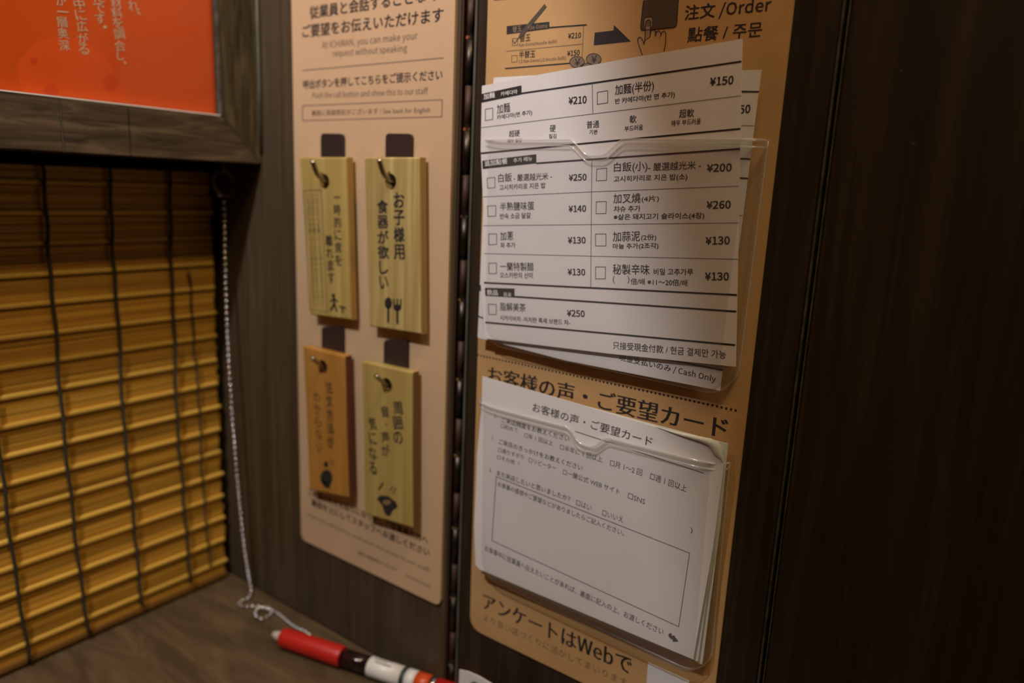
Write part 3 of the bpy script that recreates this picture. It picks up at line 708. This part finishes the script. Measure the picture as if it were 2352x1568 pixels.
# ================================================================== CLEAR POCKETS
def pocket(loc, label, outer, offtop, notch, rimh):
    """outer: TL,TR,BR,BL on the poster; notch=(centre s, half width, depth in metres)"""
    t = thing('clear_pocket', label, 'pocket', loc, 'clear plastic pockets on the order poster')
    TL, TR, BR, BL = outer
    n = 44; mm = 30
    nY = W(notch[0], notch[3], .03).y; notch = (2 * (nY - TL.y) / (TR.y - TL.y) - 1, notch[1], notch[2])
    def warp(x): return math.copysign(1 - (1 - abs(x)) ** 1.8, x)
    def cut(s):
        d = abs(s - notch[0]) / notch[1]
        return 0 if d >= 1 else notch[2] * math.sin(math.pi / 2 * (1 - d) ** 2 * (1 + 2 * d))
    def bulge(s, tt):
        a = 1 - abs(s) ** 14; b = 1 if tt > 0 else 1 - abs(tt) ** 14
        return (.0035 + (offtop - .0035) * (max(a, 0) ** .5) * (max(b, 0) ** .5)) * S
    def pos(s, tt):
        # rounded lower corners
        if tt < -.72 and abs(s) > .78:
            a = (abs(s) - .78) / .22; b = (-tt - .72) / .28
            a2 = a * math.sqrt(1 - b * b / 2); b2 = b * math.sqrt(1 - a * a / 2)
            ss = math.copysign(.78 + .22 * a2, s); t2 = -(.72 + .28 * b2)
        else: ss, t2 = s, tt
        u = (ss + 1) / 2; v_ = (t2 + 1) / 2
        p = (BL * (1 - u) + BR * u) * (1 - v_) + (TL * (1 - u) + TR * u) * v_
        p = p + Vector((0, 0, -cut(s) * max(0, (tt + .2) / 1.2) ** 3))
        return p + OUT * bulge(s, tt)
    S_ = [warp(-1 + 2 * i / n) for i in range(n + 1)]
    S_ = sorted(set(S_ + [notch[0] + notch[1] * k / 10 for k in range(-11, 12)])); n = len(S_) - 1
    T_ = [warp(-1 + 2 * j / mm) if j < mm * .75 else -1 + 2 * j / mm for j in range(mm + 1)]; T_ = sorted(T_)
    vs = [pos(s, tt) for tt in T_ for s in S_]; w_ = n + 1
    fs = [(j * w_ + i, (j + 1) * w_ + i, (j + 1) * w_ + i + 1, j * w_ + i + 1) for j in range(mm) for i in range(n)]
    mk('film', vs, fs, FILM, t, smooth=True)
    # rim: flat band with rolled upper and lower edges
    top_ = [pos(s, 1) for s in S_]
    up = Vector((0, 0, rimh)); o1 = OUT * (.0018 * S)
    low = [p - up + o1 for p in top_]; hi = [p + o1 for p in top_]
    vs = hi + low + [p - OUT * (.0016 * S) for p in low] + [p - OUT * (.0016 * S) for p in hi]; L_ = len(top_)
    fs = []
    for k in range(4):
        for i in range(L_ - 1): fs.append((k * L_ + i, k * L_ + i + 1, ((k + 1) % 4) * L_ + i + 1, ((k + 1) % 4) * L_ + i))
    mk('rim', vs, fs, FILM, t, smooth=False)['label'] = 'folded clear top band with finger notch'
    v, f = tube(hi, .0016 * S, 8); mk('rim_bead', v, f, RIM, t, smooth=True)
    v, f = tube(low, .0010 * S, 8); mk('rim_bead', v, f, RIM, t, smooth=True)
    # welded border
    path = [pos(-1, tt) for tt in reversed(T_)] + [pos(s, -1) for s in S_[1:]] + [pos(1, tt) for tt in T_[1:]]
    v, f = tube(path, .0014 * S, 6); mk('weld_seam', v, f, RIM, t, smooth=True)
    # stitches of trapped air along the right weld
    vs = []; fs = []
    a = pos(1, .95); b = pos(1, -.7)
    for k in range(70):
        p = a.lerp(b, k / 69) + Vector((0, random.uniform(.002, .005) * S, random.uniform(-.001, .001) * S)) + OUT * (.002 * S)
        r_ = random.uniform(.0003, .0010) * S; i0 = len(vs)
        vs += [p + Vector((0, r_, 0)), p + Vector((0, 0, r_ * 1.5)), p + Vector((0, -r_, 0)), p + Vector((0, 0, -r_ * 1.5)), p + OUT * r_]
        fs += [(i0, i0 + 1, i0 + 4), (i0 + 1, i0 + 2, i0 + 4), (i0 + 2, i0 + 3, i0 + 4), (i0 + 3, i0, i0 + 4)]
    o = mk('weld_bubbles', vs, fs, RIM, t); o['kind'] = 'stuff'
    return t
def PK(px, py, o=KO + .001): return W(px, py, o)
fy = lambda x, y: W(x, y, .036)
def outer(TLf, TR, BR, BLf, drop):
    tl = fy(*TLf); bl_ = fy(*BLf)
    wx = W(*TR, KO).x - .0003
    tl = Vector((wx, tl.y + .003 * S, tl.z)); bl_ = Vector((wx, bl_.y + .003 * S, bl_.z - drop * S))
    tr = W(*TR, KO); br = W(*BR, KO); tr.x = br.x = wx; tr.z = tl.z
    return tl, tr, br, bl_
o_ = outer((1099, 321), (1766, 331), (1692, 914), (1094, 770), .020)
pocket(W(1430, 900, KO), 'upper clear plastic pocket with a round finger notch holding the order sheets', o_, .030, (1372, .20, .023 * S, 360), .009 * S)
o_ = outer((1090, 924), (1677, 1074), (1632, 1556), (1087, 1312), .016)
pocket(W(1390, 1500, KO), 'lower clear plastic pocket with a round finger notch holding the survey cards', o_, .030, (1350, .18, .022 * S, 1030), .009 * S)

# ================================================================== CHAIN AND PEN
chn = thing('ball_chain', 'silver ball chain hanging from a dark ring down to the red pen on the counter', 'chain', F(575, 1360, -1.01))
rc = B(515, 421, 1.50); rad = .0265 * S
ringp = [rc + Vector((math.cos(a) * rad, math.sin(a) * rad * .2, math.sin(a) * rad)) for a in [2 * math.pi * i / 36 for i in range(36)]]
v, f = tube(ringp, .0032 * S, 10, closed=True); mk('ring', v, f, mat('ring_metal', (.20, .17, .13), .4, .2)[0], chn, smooth=True)['label'] = 'dark round ring'
rod('ring_hook', rc + Vector((0, 0, rad)), rc + Vector((0, 0, rad + .030 * S)), .0025 * S, DARKMETAL, chn, 10)
def bz(px, py, k):    # hanging part: moves forward as it drops
    return B(px, py, 1.50 - .035 * k)
hang = [bz(515, 463, 0), bz(520, 700, .2), bz(530, 900, .45), bz(544, 1080, .7), bz(557, 1220, .85), bz(569, 1310, 1.0)]
ZC = -1.012 + .006
floor_ = [(577, 1352), (572, 1372), (552, 1382), (549, 1390), (570, 1393), (594, 1392), (614, 1394), (624, 1402), (618, 1414), (602, 1421), (589, 1416), (586, 1405), (596, 1397), (612, 1399), (632, 1404), (650, 1418), (672, 1436), (694, 1448), (716, 1460)]
path = catmull(hang, 14) + catmull([F(x, y, ZC + (.006 if 10 <= i <= 13 else 0)) for i, (x, y) in enumerate(floor_)], 10)
beads = []; pitch = .0140 * S; acc = 0; beads.append(path[0])
for i in range(1, len(path)):
    a, b = path[i - 1], path[i]; L_ = (b - a).length; d = pitch - acc
    while d <= L_:
        beads.append(a.lerp(b, d / L_)); d += pitch
    acc = L_ - (d - pitch)
bm = bmesh.new(); bmesh.ops.create_uvsphere(bm, u_segments=12, v_segments=8, radius=.0050 * S)
bme = bpy.data.meshes.new('bead'); bm.to_mesh(bme); bm.free(); bme.materials.append(BEAD)
for p in bme.polygons: p.use_smooth = True
beads = [rc + Vector((-.0105 * S, 0, -rad * .93)), rc + Vector((.0115 * S, 0, -rad * .93))] + beads
for p in beads:
    o = bpy.data.objects.new('bead', bme); C.objects.link(o); o.parent = chn; o.location = p - chn.location
v, f = tube(path, .0011 * S, 6); mk('link_wire', v, f, DARKMETAL, chn, smooth=True)

ZP = -1.012 + .0225
pen = thing('pen', 'red gripped ballpoint pen with a white label lying on the counter at the chain end', 'pen', F(790, 1515, ZP))
A0 = F(650, 1463, ZP); A1 = F(931, 1556, ZP); ax = (A1 - A0).normalized()
def at(px):    # distance along the pen axis seen at a picture column
    lo, hi = -.2, .3
    for _ in range(40):
        mid = (lo + hi) / 2; p = A0 + ax * mid - CAM
        x = 1176 + FPX * p.dot(RX) / p.dot(RF)
        if x < px: lo = mid
        else: hi = mid
    return (lo + hi) / 2
def lathe(name, prof, mt, label=None):
    pts = [A0 + ax * d for d, r in prof]; v, f = tube(pts, [r * S for d, r in prof], 28)
    o = mk(name, v, f, mt, pen)
    for p in o.data.polygons: p.use_smooth = len(p.vertices) == 4
    if label: o['label'] = label
    return o
g0, g1 = at(648), at(788); l0 = at(850); l1 = at(926); l2 = at(936); l3 = at(958); l4 = at(990); l5 = at(1004)
lathe('tip', [(at(627), .003), (at(628), .006), (g0 - .0004, .0125), (g0, .0125)], TIPM, 'silver pen tip')
lathe('grip', [(g0, .0165), (g0 + .0006, .0195), (g0 + .002, .0212), (g0 + .02, .0215), (g1 - .002, .0222), (g1 - .0005, .0212), (g1, .0190)], RED, 'red rubber grip')
lathe('barrel', [(g1, .0185), (l0, .0190)], SMOKE, 'dark smoky barrel section')
lathe('refill', [(g1, .006), (l0 + .001, .006)], BRONZE)
lathe('label_sleeve', [(l0, .0188), (l0 + .0004, .0205), (l1, .0205)], WHITEP, 'white label')
lathe('label_band', [(l1, .0206), (l2, .0206)], GREENINK, 'dark green band')
lathe('label_sleeve', [(l2, .0205), (l3, .0205)], WHITEP, 'white label')
lathe('label_band', [(l3, .0206), (l4, .0206)], REDBAND, 'orange red band')
lathe('label_band', [(l4, .0207), (l5, .0207)], CHROME, 'silver band')
lathe('rear_barrel', [(l5, .0203), (l5 + .028, .0203), (l5 + .030, .018)], RED, 'red rear end')
vs = []; fs = []
side_ = Vector((0, 0, 1)).cross(ax).normalized()
for d0, d1, a0 in ((l0 + .004, l0 + .013, .25), (l0 + .003, l0 + .010, -.1), (l0 + .0045, l0 + .012, -.45)):
    i0 = len(vs)
    for d in (d0, d1):
        for a in (a0, a0 + .12):
            n_ = Vector((0, 0, 1)) * math.cos(a) - side_ * math.sin(a) * 1; vs.append(A0 + ax * d + n_ * (.0208 * S))
    fs.append((i0, i0 + 1, i0 + 3, i0 + 2))
mk('label_print', vs, fs, INKG, pen)['label'] = 'tiny grey marks on the label'

# white card standing against the partition at the bottom edge
cdt = thing('white_card', 'white card with a dark green mark standing on the counter below the hinge', 'card', F(1090, 1600, -1.012))
c = [W(1055, 1538, .045), W(1075, 1542, .045), W(1100, 1553, .045), W(1135, 1574, .045), W(1190, 1606, .045)]
zb = U(0, 0, -1.0115).z
pts = c + [Vector((c[-1].x, c[-1].y, zb)), Vector((c[0].x, c[0].y, zb))]
v, f = slab(pts[::-1], Vector((.0018 * S, 0, 0))); mk('sheet', v, f, PAPER, cdt)
q = wallprint(.045); q.disc((1089, 1571), 9, 6); q.build('printed_mark', GREENINK, cdt, 'dark green printed mark')

fill_prints()
for o in list(bpy.data.objects):
    if '_o' in o: del o['_o']
